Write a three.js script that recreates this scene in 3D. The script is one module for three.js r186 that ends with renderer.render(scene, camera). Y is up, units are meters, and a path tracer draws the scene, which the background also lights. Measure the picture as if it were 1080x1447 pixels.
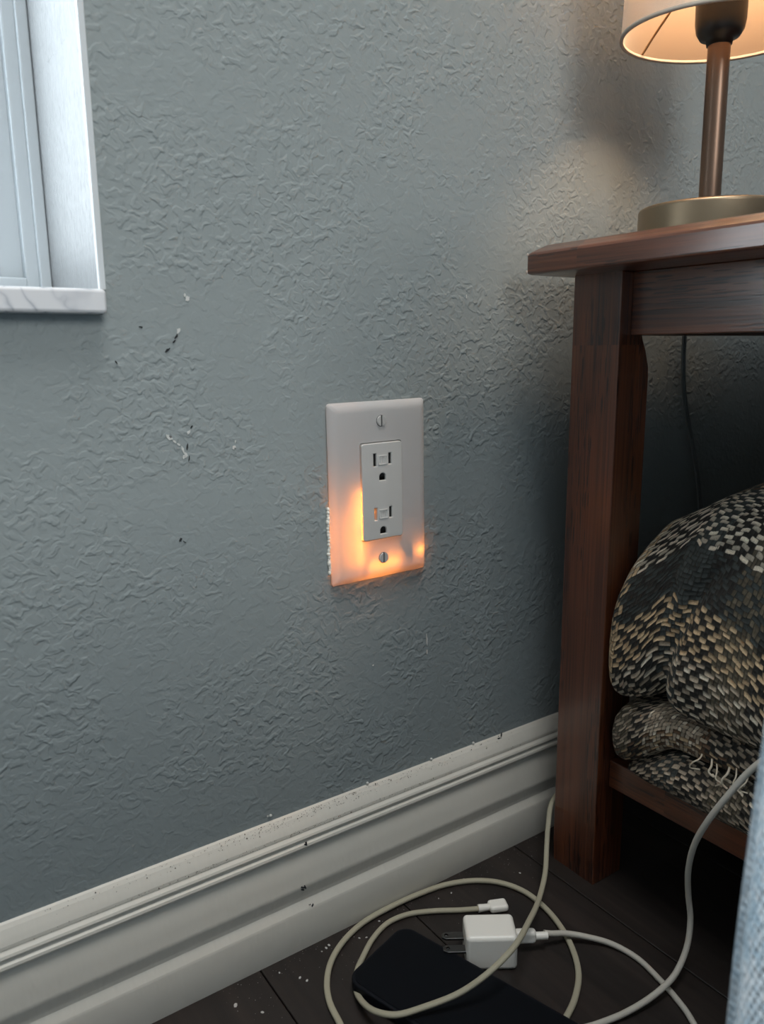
import * as THREE from 'three';
import { RoundedBoxGeometry } from 'three/addons/geometries/RoundedBoxGeometry.js';
import { mergeGeometries, mergeVertices, toCreasedNormals } from 'three/addons/utils/BufferGeometryUtils.js';
import { RectAreaLightUniformsLib } from 'three/addons/lights/RectAreaLightUniformsLib.js';

// ------------------------------------------------------------------ camera, sky, lights, exposure
const scene = new THREE.Scene();
const camera = new THREE.PerspectiveCamera(66.155, 1080 / 1447, 0.02, 60);
{
  const yaw = THREE.MathUtils.degToRad(34.4407), pitch = THREE.MathUtils.degToRad(11.755), roll = THREE.MathUtils.degToRad(-0.6033);
  camera.position.set(0, 0.416, 0.445);
  camera.rotation.order = 'YXZ';
  camera.rotation.set(-pitch, -yaw, roll);
  camera.focus = 0.56;
  camera.userData.fStop = 9.5;
}
scene.add(camera);
const renderer = new THREE.WebGLRenderer({ antialias: true });
renderer.toneMapping = THREE.LinearToneMapping;
renderer.toneMappingExposure = 1.16;
renderer.shadowMap.enabled = true;
RectAreaLightUniformsLib.init();
scene.background = new THREE.Color().setRGB(0.62, 0.8, 1.0);
scene.backgroundIntensity = 0.7;
function daylight(color, intensity, w, h, at, towards) {
  const l = new THREE.RectAreaLight(new THREE.Color().setRGB(...color), intensity, w, h);
  l.position.set(...at); l.lookAt(...towards); scene.add(l); return l;
}
daylight([0.86, 0.95, 1.0], 6.4, 0.86, 0.62, [-0.32, 0.77, -0.19], [-0.32, 0.77, 1]);      // window_1, just outside its pane
daylight([1.0, 0.99, 0.96], 11.3, 1.0, 1.1, [-0.445, 1.72, 2.97], [-0.445, 1.72, 0]);          // unseen_window_2, out of view behind the camera, placed to light the outlet wall

daylight([0.98, 0.98, 0.97], 13.0, 0.76, 0.76, [0.12, 2.47, 0.72], [0.12, 0, 0.72]);           // unseen_skylight_3, a skylight out of view overhead, placed to light charger and baseboard

// ------------------------------------------------------------------ helpers
const rng = (seed) => () => { seed |= 0; seed = (seed + 0x6D2B79F5) | 0; let t = Math.imul(seed ^ (seed >>> 15), 1 | seed); t = (t + Math.imul(t ^ (t >>> 7), 61 | t)) ^ t; return ((t ^ (t >>> 14)) >>> 0) / 4294967296; };
const V = (x, y, z) => new THREE.Vector3(x, y, z);
const clamp = (v, a = 0, b = 1) => Math.min(b, Math.max(a, v));
const sstep = (a, b, v) => { const t = clamp((v - a) / (b - a)); return t * t * (3 - 2 * t); };
const lerp = (a, b, t) => a + (b - a) * t;
function hash2(i, j, s) { let h = Math.imul(i, 374761393) + Math.imul(j, 668265263) + Math.imul(s, 2147483647 - 977); h = Math.imul(h ^ (h >>> 13), 1274126177); h ^= h >>> 16; return (h >>> 0) / 4294967296; }
function vnoise(x, y, s = 0) {                        // value noise in 0..1
  const i = Math.floor(x), j = Math.floor(y), fx = x - i, fy = y - j;
  const u = fx * fx * fx * (fx * (fx * 6 - 15) + 10), v = fy * fy * fy * (fy * (fy * 6 - 15) + 10);
  const a = hash2(i, j, s), b = hash2(i + 1, j, s), c = hash2(i, j + 1, s), d = hash2(i + 1, j + 1, s);
  return a + (b - a) * u + (c - a) * v + (a - b - c + d) * u * v;
}
function fbm(x, y, s, o = 3) { let a = 0.5, t = 0, n = 0; for (let k = 0; k < o; k++) { t += a * vnoise(x, y, s + k * 17); n += a; x *= 2.03; y *= 2.03; a *= 0.5; } return t / n; }
function texture(w, h, fn, { srgb = false, repeat = [1, 1] } = {}) {
  const d = new Uint8Array(w * h * 4);
  for (let j = 0; j < h; j++) for (let i = 0; i < w; i++) {
    const c = fn(i, j), k = (j * w + i) * 4;
    if (typeof c === 'number') { d[k] = d[k + 1] = d[k + 2] = clamp(c) * 255; } else { d[k] = clamp(c[0]) * 255; d[k + 1] = clamp(c[1]) * 255; d[k + 2] = clamp(c[2]) * 255; }
    d[k + 3] = 255;
  }
  const t = new THREE.DataTexture(d, w, h, THREE.RGBAFormat);
  t.magFilter = THREE.LinearFilter; t.minFilter = THREE.LinearMipmapLinearFilter; t.generateMipmaps = true;
  t.wrapS = t.wrapT = THREE.RepeatWrapping; t.repeat.set(...repeat);
  if (srgb) t.colorSpace = THREE.SRGBColorSpace;
  t.needsUpdate = true; return t;
}
const toS = (c) => c.map((v) => (v <= 0.0031308 ? 12.92 * v : 1.055 * Math.pow(Math.max(v, 0), 1 / 2.4) - 0.055));
const mixc = (a, b, t) => [lerp(a[0], b[0], t), lerp(a[1], b[1], t), lerp(a[2], b[2], t)];
const std = (rgb, roughness = 0.6, more = {}) => { const m = new THREE.MeshPhysicalMaterial({ roughness, ...more }); m.color.setRGB(...rgb); return m; };

const used = new Set();
function numbered(name) { let n = name, k = 0; while (used.has(n)) n = `${name}_${String(++k).padStart(3, '0')}`; used.add(n); return n; }
function shade(o) { o.castShadow = o.receiveShadow = true; return o; }
function mesh(name, geo, mat, parent) { const m = shade(new THREE.Mesh(geo, mat)); m.name = numbered(name); (parent || scene).add(m); return m; }
function thing(name, label, category, at = [0, 0, 0], group) {
  const g = new THREE.Group(); g.name = numbered(name); g.position.set(...at); scene.add(g);
  g.userData = { label, category }; if (group) g.userData.group = group; return g;
}
function tag(o, label, category, group) { o.userData.label = label; o.userData.category = category; if (group) o.userData.group = group; return o; }
function structure(o) { o.userData.kind = 'structure'; return o; }
function box(x0, x1, y0, y1, z0, z1, r = 0) {
  const w = x1 - x0, h = y1 - y0, d = z1 - z0;
  const g = r > 0 ? new RoundedBoxGeometry(w, h, d, 2, r) : new THREE.BoxGeometry(w, h, d);
  g.translate((x0 + x1) / 2, (y0 + y1) / 2, (z0 + z1) / 2); return g;
}
function boxUV(geo, grain = 'x', off = 0) {            // uv in metres: u along the grain, v across it
  const g = geo.index ? geo.toNonIndexed() : geo, p = g.attributes.position, n = p.count, uv = new Float32Array(n * 2);
  const a = V(), b = V(), c = V(), ax = { x: 0, y: 1, z: 2 }[grain];
  for (let t = 0; t < n; t += 3) {
    a.fromBufferAttribute(p, t); b.fromBufferAttribute(p, t + 1); c.fromBufferAttribute(p, t + 2);
    const nn = b.clone().sub(a).cross(c.clone().sub(a)); const an = [Math.abs(nn.x), Math.abs(nn.y), Math.abs(nn.z)];
    const dom = an.indexOf(Math.max(...an)); let u = ax, v;
    if (dom === ax) { u = (ax + 1) % 3; v = (ax + 2) % 3; } else v = 3 - ax - dom;
    [a, b, c].forEach((q, k) => { const e = q.toArray(); uv[(t + k) * 2] = e[u] + off * 1.7; uv[(t + k) * 2 + 1] = e[v] + off + dom * 0.13; });
  }
  g.setAttribute('uv', new THREE.BufferAttribute(uv, 2)); return g;
}
function rrect(w, h, r, seg = 5) {                     // points of a rounded rectangle, counter-clockwise
  const pts = [], c = [[w / 2 - r, h / 2 - r, 0], [-w / 2 + r, h / 2 - r, 1], [-w / 2 + r, -h / 2 + r, 2], [w / 2 - r, -h / 2 + r, 3]];
  for (const [x, y, q] of c) for (let k = 0; k <= seg; k++) { const a = (q + k / seg) * Math.PI / 2; pts.push([x + r * Math.cos(a), y + r * Math.sin(a)]); }
  return pts;
}
function loft(rings, { capStart = false, capEnd = false, closed = true } = {}) {   // rings: arrays of Vector3, the same count
  const n = rings[0].length, pos = [], idx = [];
  for (const r of rings) for (const p of r) pos.push(p.x, p.y, p.z);
  const m = closed ? n : n - 1;
  for (let k = 0; k < rings.length - 1; k++) for (let i = 0; i < m; i++) { const a = k * n + i, b = k * n + (i + 1) % n, c = a + n, d = b + n; idx.push(a, b, d, a, d, c); }
  const cap = (r, flip) => { const o = pos.length / 3, s = V(); r.forEach((p) => s.add(p)); s.divideScalar(n); pos.push(s.x, s.y, s.z); r.forEach((p) => pos.push(p.x, p.y, p.z)); for (let i = 0; i < n; i++) { const a = o + 1 + i, b = o + 1 + (i + 1) % n; flip ? idx.push(o, b, a) : idx.push(o, a, b); } };
  if (capStart) cap(rings[0], true); if (capEnd) cap(rings[rings.length - 1], false);
  const g = new THREE.BufferGeometry(); g.setAttribute('position', new THREE.Float32BufferAttribute(pos, 3));
  g.setAttribute('uv', new THREE.Float32BufferAttribute(new Float32Array(pos.length / 3 * 2), 2)); g.setIndex(idx); g.computeVertexNormals(); return g;
}
function sweep(points, n, radius, lobes = 0, m = 14) { // a cable along points; lobes > 0 presses a groove along both sides
  const curve = new THREE.CatmullRomCurve3(points.map((p) => V(...p)), false, 'centripetal'), L = curve.getLength();
  const rings = [], side = V(), up = V(), t = V(), o = V();
  for (let k = 0; k <= n; k++) {
    curve.getPointAt(k / n, o); curve.getTangentAt(k / n, t);
    side.crossVectors(V(0, 1, 0), t); if (side.lengthSq() < 1e-6) side.set(1, 0, 0); side.normalize(); up.crossVectors(t, side);
    const r = [];
    for (let i = 0; i < m; i++) { const a = i / m * 2 * Math.PI, q = radius * (1 - lobes * Math.pow(Math.abs(Math.sin(a)), 6)); r.push(o.clone().addScaledVector(side, q * Math.cos(a)).addScaledVector(up, q * Math.sin(a))); }
    rings.push(r);
  }
  const g = loft(rings, { capStart: true, capEnd: true }), uv = g.attributes.uv;
  for (let k = 0; k <= n; k++) for (let i = 0; i < m; i++) uv.setXY(k * m + i, k / n * L, i / m * 0.0126);
  return g;
}
const pathTube = (pts, r, n = 60, m = 8) => new THREE.TubeGeometry(new THREE.CatmullRomCurve3(pts.map((p) => V(...p))), n, r, m);
const lathe = (pts, seg = 48) => new THREE.LatheGeometry(pts.map(([r, y]) => new THREE.Vector2(r, y)), seg);

// ------------------------------------------------------------------ materials
const WT = 0.86;                                         // metres of wall per texture
const wallBump = texture(2048, 2048, (i, j) => {         // soft orange-peel relief with short sharp creases
  const x = i / 2048 * WT * 1000, y = j / 2048 * WT * 1000;        // mm
  const wx = x + 4.5 * (vnoise(x / 6, y / 6, 1) - 0.5) + 1.6 * (vnoise(x / 2.1, y / 2.1, 11) - 0.5), wy = y + 4.5 * (vnoise(x / 6, y / 6, 2) - 0.5) + 1.6 * (vnoise(x / 2.1, y / 2.1, 12) - 0.5);
  const patch = 0.35 + 0.65 * sstep(0.32, 0.62, fbm(x / 40, y / 40, 7, 2));
  const n1 = vnoise((wx + 0.4 * wy) / 4.4, (wy - 0.3 * wx) / 3.0, 3), n2 = vnoise(wx / 2.5, wy / 2.5, 23), n3 = vnoise((wx - wy) / 6, (wx + wy) / 3.4, 29);
  const drops = sstep(0.46, 0.82, n1) * 0.7 + sstep(0.62, 0.9, n2) * 0.35 + sstep(0.6, 0.78, n3) * 0.5;
  const r = 1 - Math.abs(2 * vnoise(wx / 9, wy / 6, 31) - 1), crease = sstep(0.93, 1.0, r) * sstep(0.55, 0.75, vnoise(x / 8, y / 8, 41));
  return 0.25 + 0.42 * patch * drops - 0.16 * patch * crease + 0.14 * (fbm(x / 18, y / 18, 51, 2) - 0.5) + 0.03 * vnoise(x / 1.1, y / 1.1, 61);
}, { repeat: [1 / WT, 1 / WT] });
const M = {};
M.wall = std([0.285, 0.318, 0.316], 0.6, { bumpMap: wallBump, bumpScale: 0.00095, specularIntensity: 0.5 });
M.plainWall = std([0.3, 0.31, 0.31], 0.8);
M.ceiling = std([0.7, 0.7, 0.68], 0.9);
const paintBump = texture(512, 512, (i, j) => 0.5 * fbm(i / 26, j / 90, 5, 3) + 0.5 * fbm(i / 9, j / 22, 9, 2), { repeat: [5, 5] });
M.reveal = std([0.24, 0.25, 0.257], 0.45, { bumpMap: paintBump, bumpScale: 0.0007 });
M.bead = std([0.62, 0.65, 0.66], 0.5);
M.vinyl = std([0.47, 0.52, 0.55], 0.4);
M.glass = new THREE.MeshPhysicalMaterial({ color: 0xffffff, transmission: 1, thickness: 0, roughness: 0.02, ior: 1.45 });
M.marble = std([1, 1, 1], 0.28, { map: texture(512, 512, (i, j) => {
  const x = i / 512, y = j / 512, w = x * 6 + 2.2 * fbm(x * 5, y * 5, 3, 3) + y * 5.2;
  const vein = Math.pow(1 - Math.abs(2 * (w - Math.floor(w)) - 1), 9) * sstep(0.4, 0.7, fbm(x * 6, y * 6, 13, 2));
  return toS(mixc([0.74, 0.74, 0.75], [0.34, 0.36, 0.4], clamp(vein * 0.9 + 0.25 * sstep(0.5, 0.8, fbm(x * 8, y * 8, 23, 3)))));
}, { srgb: true, repeat: [8, 8] }) });
M.baseboard = std([0.69, 0.65, 0.57], 0.42, { bumpMap: paintBump, bumpScale: 0.0003 });
const woodGrain = (i, j, s) => { const u = i / 1024, v = j / 1024; const streak = fbm(u * 5, v * 210, s, 3), band = fbm(u * 1.8, v * 16, s + 5, 3), pore = sstep(0.62, 0.82, vnoise(u * 30, v * 420, s + 9)) * sstep(0.35, 0.65, vnoise(u * 4, v * 40, s + 13)); return [streak, band, pore]; };
const woodMap = texture(1024, 1024, (i, j) => { const [s, b, p] = woodGrain(i, j, 11); return toS(mixc(mixc([0.025, 0.0062, 0.0033], [0.235, 0.066, 0.022], clamp(0.02 + 0.62 * s + 0.8 * (b - 0.38))), [0.012, 0.005, 0.004], p * 0.75)); }, { srgb: true, repeat: [2.4, 3.2] });
const woodBump = texture(1024, 1024, (i, j) => { const [s, , p] = woodGrain(i, j, 11); return 0.6 + 0.4 * s - 0.6 * p; }, { repeat: [2.4, 3.2] });
M.wood = std([1, 1, 1], 0.36, { map: woodMap, bumpMap: woodBump, bumpScale: 0.00018, clearcoat: 1, clearcoatRoughness: 0.26 });
M.woodTip = std([0.62, 0.5, 0.42], 0.6);
M.floor = [0, 1, 2].map((k) => std([1, 1, 1], 0.5, { map: texture(512, 1024, (i, j) => {
  const u = j / 1024, v = i / 512, s = 70 + k * 9, st = fbm(u * 9, v * 70, s, 3), b = fbm(u * 3, v * 9, s + 3, 3);
  return toS(mixc([0.009, 0.0072, 0.0066], [0.038, 0.0265, 0.0215], clamp(0.9 * st * b + 0.22 * (b - 0.3) + 0.12)));
}, { srgb: true, repeat: [4, 1.2] }), bumpMap: paintBump, bumpScale: 0.0002 }));
M.plate = std([0.70, 0.68, 0.665], 1, { transmission: 0.34, thickness: 0, specularIntensity: 0.5 });
M.insert = std([0.58, 0.57, 0.545], 0.5);
M.ribs = std([0.3, 0.28, 0.26], 0.8);
M.marks = std([0.74, 0.73, 0.70], 0.4);
M.dark = std([0.012, 0.012, 0.012], 0.7);
M.screw = std([0.50, 0.49, 0.47], 0.35);
M.socketShade = std([0.008, 0.008, 0.008], 0.9);  // near-black, stands for the shade inside the outlet openings
M.chipWhite = std([0.6, 0.6, 0.57], 0.8);
M.chipDark = std([0.022, 0.024, 0.026], 0.9);
M.caulk = std([0.94, 0.90, 0.80], 0.7);
M.unseenGlow = std([0.9, 0.5, 0.2], 0.8); M.unseenGlow.emissive = new THREE.Color().setRGB(1, 0.4, 0.08); M.unseenGlow.emissiveIntensity = 1.2;  // unseen source behind the plate that makes its orange glow
M.charger = std([0.88, 0.84, 0.76], 0.36);
M.prong = std([0.2, 0.195, 0.19], 0.32, { metalness: 1 });
const braid = texture(128, 128, (i, j) => { const a = Math.sin((i + j) / 128 * 2 * Math.PI * 8), b = Math.sin((i - j) / 128 * 2 * Math.PI * 8); return 0.5 + 0.25 * Math.max(a, b); }, { repeat: [120, 120] });
M.beigeCord = std([0.40, 0.365, 0.265], 0.62, { bumpMap: braid, bumpScale: 0.0002 });
M.whiteCord = std([0.56, 0.52, 0.45], 0.58, { bumpMap: braid, bumpScale: 0.0002 });
M.phone = std([0.002, 0.003, 0.005], 0.55, { specularIntensity: 0.3 });
M.phoneEdge = std([0.004, 0.005, 0.008], 0.5, { specularIntensity: 0.4 });
M.bronze = std([0.31, 0.235, 0.155], 0.36, { metalness: 0.9, anisotropy: 0.5 });
M.bronzeStem = std([0.19, 0.125, 0.09], 0.36, { metalness: 0.85 });
M.socket = std([0.008, 0.009, 0.009], 0.38);
M.shade = std([0.9, 0.85, 0.76], 1, { transmission: 0.45, thickness: 0, bumpMap: texture(256, 256, (i, j) => 0.5 + 0.25 * (Math.sin(i / 256 * 2 * Math.PI * 32) + Math.sin(j / 256 * 2 * Math.PI * 32)) * (0.6 + 0.4 * vnoise(i / 9, j / 9, 3)), { repeat: [14, 4] }), bumpScale: 0.0002 });
M.hem = std([0.5, 0.43, 0.36], 0.9);
M.lining = std([0.46, 0.37, 0.285], 1, { transmission: 0.74, thickness: 0 });
M.wire = std([0.35, 0.22, 0.12], 0.5, { metalness: 0.6 });
M.clearCord = std([0.16, 0.17, 0.165], 0.35);

// ------------------------------------------------------------------ room shell
const XL = -1.0, XR = 1.9, ZF = 2.8, H = 2.4;
const WX0 = -0.76, WX1 = 0.1255, WY0 = 0.448, WY1 = 1.10;  // the opening of window_1; its unseen top set low to darken the leg
let wall;
{
  const s = new THREE.Shape([[XL, -0.1], [XR, -0.1], [XR, H], [XL, H]].map((p) => new THREE.Vector2(...p)));
  s.holes.push(new THREE.Path([[WX0, WY0 - 0.0126], [WX1 - 0.0018, WY0 - 0.0126], [WX1 - 0.0018, WY1], [WX0, WY1]].map((p) => new THREE.Vector2(...p))));
  const g = new THREE.ExtrudeGeometry(s, { depth: 0.17, bevelEnabled: false }); g.translate(0, 0, -0.17);
  wall = structure(mesh('wall_back', g, M.wall));
}
{
  const s = new THREE.Shape([[XL - 0.12, -0.1], [XR + 0.12, -0.1], [XR + 0.12, H], [XL - 0.12, H]].map((p) => new THREE.Vector2(...p)));
  s.holes.push(new THREE.Path([[-0.95, 1.16], [0.06, 1.16], [0.06, 2.28], [-0.95, 2.28]].map((p) => new THREE.Vector2(...p))));
  const g = new THREE.ExtrudeGeometry(s, { depth: 0.15, bevelEnabled: false }); g.translate(0, 0, ZF);
  structure(mesh('wall_front', g, M.plainWall));
  structure(mesh('wall_right', box(XR, XR + 0.12, -0.1, H, -0.2, ZF), M.plainWall));
  structure(mesh('wall_left', box(XL - 0.12, XL, -0.1, H, -0.2, ZF), M.plainWall));
  const sc = new THREE.Shape([[XL - 0.15, -ZF - 0.15], [XR + 0.12, -ZF - 0.15], [XR + 0.12, 0.2], [XL - 0.15, 0.2]].map((p) => new THREE.Vector2(...p)));   // y of the shape runs along -z
  sc.holes.push(new THREE.Path([[-0.28, -1.12], [0.52, -1.12], [0.52, -0.32], [-0.28, -0.32]].map((p) => new THREE.Vector2(...p))));
  const gc = new THREE.ExtrudeGeometry(sc, { depth: 0.12, bevelEnabled: false }); gc.rotateX(-Math.PI / 2); gc.translate(0, H, 0);
  structure(mesh('ceiling', gc, M.ceiling));
  const fl = structure(mesh('floor', box(XL, XR, -0.1, -0.004, 0, ZF), M.floor[0]));
  const plankW = 0.119, L = 1.2;
  const plankGeo = boxUV(box(-plankW / 2 + 0.0004, plankW / 2 - 0.0004, -0.004, 0, 0, L - 0.0008, 0.0008), 'x');
  for (let r = 0; r < 3; r++) for (let k = 0; k < 31; k++) {
    const x = XL + 0.06 + k * plankW; if (x > XR - 0.05) continue;
    const z = r * L - (k % 3) * 0.36 * (r > 0 ? 1 : 0); if (r === 0) { const p = mesh('plank', boxUV(box(-plankW / 2 + 0.0004, plankW / 2 - 0.0004, -0.004, 0, 0, L - (k % 3) * 0.36 - 0.0008, 0.0008), 'x', k * 0.31), M.floor[k % 3], fl); p.position.set(x, 0, 0); } else { const p = mesh('plank', plankGeo, M.floor[(k + r) % 3], fl); p.position.set(x, 0, z); if (z + L > ZF) p.scale.z = (ZF - z) / L; }
  }
}
// window_1: frame, sash, pane, reveal, marble sill
{
  const w = thing('window_1'); delete w.userData.label; delete w.userData.category; structure(w);
  const frameBars = (x0, x1, y0, y1, t, z0, z1, r) => mergeGeometries([box(x0, x0 + t, y0, y1, z0, z1, r), box(x1 - t, x1, y0, y1, z0, z1, r), box(x0 + t - 0.001, x1 - t + 0.001, y0, y0 + t, z0, z1, r), box(x0 + t - 0.001, x1 - t + 0.001, y1 - t, y1, z0, z1, r)]);
  const rx = WX1 - 0.002;
  mesh('window_frame', mergeGeometries([frameBars(WX0 + 0.002, rx, WY0, WY1 - 0.002, 0.0145, -0.165, -0.112, 0.0015), frameBars(WX0 + 0.002, rx, WY0, WY1 - 0.002, 0.007, -0.113, -0.107, 0.0012)]), M.vinyl, w);
  mesh('sash', mergeGeometries([frameBars(WX0 + 0.0145, rx - 0.0125, WY0 + 0.0135, WY1 - 0.016, 0.0155, -0.155, -0.121, 0.0014), frameBars(WX0 + 0.028, rx - 0.0265, WY0 + 0.0275, WY1 - 0.03, 0.003, -0.150, -0.126, 0.0008)]), M.vinyl, w);
  mesh('pane', box(WX0 + 0.026, rx - 0.0245, WY0 + 0.025, WY1 - 0.027, -0.1405, -0.1395), M.glass, w);
  const rv = [box(rx, WX1 + 0.0006, WY0, WY1, -0.165, -0.0015), box(WX0 - 0.001, WX0 + 0.0002, WY0, WY1, -0.165, 0.0004), box(WX0, WX1, WY1 - 0.0002, WY1 + 0.001, -0.165, 0.0004)];
  for (const g of rv) mesh('reveal', g, M.reveal, w);
  mesh('corner_bead', box(rx - 0.0003, WX1 + 0.0012, WY0 + 0.0002, WY1, -0.0030, 0.0007, 0.0006), M.bead, w);
  const sill = mesh('sill', boxUV(box(WX0, WX1 - 0.0022, WY0 - 0.0126, WY0, -0.168, 0.0125, 0.0022), 'x'), M.marble, w); sill.userData.label = 'white marble window sill with grey veins';
}
// unseen_window_2 out of view in the front wall, placed to light the outlet wall
{
  const w = thing('unseen_window_2'); delete w.userData.label; delete w.userData.category; structure(w);
  const z0 = ZF + 0.07, z1 = ZF + 0.11, b = [box(-0.95, -0.91, 1.16, 2.28, z0, z1), box(0.02, 0.06, 1.16, 2.28, z0, z1), box(-0.95, 0.06, 1.16, 1.2, z0, z1), box(-0.95, 0.06, 2.24, 2.28, z0, z1), box(-0.46, -0.43, 1.18, 2.26, z0 + 0.005, z1 - 0.005)];
  mesh('window_frame', mergeGeometries(b), M.vinyl, w);
  mesh('pane', box(-0.93, -0.45, 1.19, 2.25, ZF + 0.089, ZF + 0.09), M.glass, w); mesh('pane', box(-0.44, 0.03, 1.19, 2.25, ZF + 0.089, ZF + 0.09), M.glass, w);
}
// unseen_skylight_3, a skylight out of view in the ceiling, placed for light from above
{
  const w = thing('unseen_skylight_3'); delete w.userData.label; delete w.userData.category; structure(w);
  const y0 = H + 0.02, y1 = H + 0.06, b = [box(-0.28, -0.25, y0, y1, 0.32, 1.12), box(0.49, 0.52, y0, y1, 0.32, 1.12), box(-0.28, 0.52, y0, y1, 0.32, 0.35), box(-0.28, 0.52, y0, y1, 1.09, 1.12)];
  mesh('window_frame', mergeGeometries(b), M.vinyl, w); mesh('pane', box(-0.265, 0.505, H + 0.039, H + 0.04, 0.335, 1.105), M.glass, w);
}
// baseboard
let board;
{
  const P = [[0, 0], [0.014, 0], [0.0142, 0.001], [0.0142, 0.0285], [0.0136, 0.0305], [0.0108, 0.0345], [0.0101, 0.0358], [0.0103, 0.0385], [0.0117, 0.0425], [0.0128, 0.0465], [0.0127, 0.0500], [0.0115, 0.0565], [0.0097, 0.0635], [0.0082, 0.0695], [0.0073, 0.0735], [0.0083, 0.0746], [0.0103, 0.0752], [0.0108, 0.0768], [0.0104, 0.0784], [0.0088, 0.0795], [0.0083, 0.0801], [0.0086, 0.0808], [0.0097, 0.0814], [0.0100, 0.0828], [0.0094, 0.0843], [0.0074, 0.0853], [0.0069, 0.0859], [0.0073, 0.0866], [0.0071, 0.0885], [0.0056, 0.0930], [0.0036, 0.0965], [0.0016, 0.0985], [0, 0.0992]];
  const rings = [XL, XR].map((x) => P.map(([z, y]) => V(x, y, z)));
  let g = loft(rings.reverse(), { closed: false }); g = toCreasedNormals(g, 0.5);
  const p = g.attributes.position, uv = g.attributes.uv; for (let k = 0; k < p.count; k++) uv.setXY(k, p.getX(k), p.getY(k));
  board = structure(mesh('baseboard_back', g, M.baseboard));
}

// ------------------------------------------------------------------ nightstand
const TX0 = 0.4085, TX1 = 0.93, TZ0 = 0.03, TZ1 = 0.322, TOP = 0.485;
{
  const t = thing('nightstand', 'dark reddish-brown wooden nightstand with one open shelf, right of the wall outlet', 'nightstand', [0.67, 0, 0.176]);
  const o = [-0.67, 0, -0.176], put = (name, g) => { const m = mesh(name, g, M.wood, t); m.position.set(...o); return m; };
  const w = TX1 - TX0, d = TZ1 - TZ0, cx = (TX0 + TX1) / 2, cz = (TZ0 + TZ1) / 2;
  const ring = (ins, y) => rrect(w - 2 * ins, d - 2 * ins, Math.max(0.0035 - ins * 0.2, 0.0015), 4).map(([x, z]) => V(cx + x, y, cz - z));
  let g = loft([ring(0.002, 0.4652), ring(0.0006, 0.4658), ring(0, 0.4668), ring(0, 0.4780), ring(0.0006, 0.4792), ring(0.0016, 0.4802), ring(0.0095, 0.4846), ring(0.0108, TOP)], { capStart: true, capEnd: true });
  const top = put('tabletop', toCreasedNormals(boxUV(g, 'z', 0.2), 0.35));
  for (const [y, z, r] of [[0.4670, 0.0312, 0.0011], [0.4788, 0.0316, 0.0008]]) { const s = new THREE.SphereGeometry(r, 10, 8); s.scale(0.5, 1.2, 0.8); const c = mesh('chip', s, M.woodTip, t); c.position.set(TX0 + 0.0003 - 0.67, y, z - 0.176); c.userData.label = 'pale chip on the corner of the top'; }
  const legShape = (flip) => {
    const s = new THREE.Shape([[0.0012, 0], [0.0335, 0], [0.0335, 0.394], [0.0330, 0.401], [0.0290, 0.413], [0.0250, 0.4205], [0.0236, 0.426], [0.0236, 0.4652], [0, 0.4652], [0, 0.02]].map(([x, y]) => new THREE.Vector2(flip ? -x : x, y)));
    const e = new THREE.ExtrudeGeometry(s, { depth: 0.0405, bevelEnabled: true, bevelThickness: 0.0007, bevelSize: 0.0007, bevelOffset: -0.0007, bevelSegments: 2 }); return e;
  };
  const legs = [[0.4425, 0.0455, 0], [0.4425, 0.264, 0], [TX1 - 0.032, 0.0455, 1], [TX1 - 0.032, 0.264, 1]];
  legs.forEach(([x, z, f], k) => { const e = legShape(f); e.translate(x, 0, z); put('leg', boxUV(e, 'y', k * 0.37)); });
  put('apron', boxUV(box(0.4540, 0.4725, 0.4232, 0.4652, 0.0865, 0.265, 0.0008), 'z', 0.05)).userData.label = 'side apron';
  put('apron', boxUV(box(TX1 - 0.064, TX1 - 0.045, 0.4232, 0.4652, 0.0865, 0.265, 0.0008), 'z', 0.3));
  put('apron', boxUV(box(0.466, TX1 - 0.056, 0.4232, 0.4652, 0.055, 0.073, 0.0008), 'x', 0.5));
  put('apron', boxUV(box(0.466, TX1 - 0.056, 0.4232, 0.4652, 0.278, 0.296, 0.0008), 'x', 0.7));
  put('shelf', boxUV(box(0.4560, TX1 - 0.046, 0.0815, 0.1040, 0.0865, 0.265, 0.0012), 'z', 0.9));
}

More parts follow.
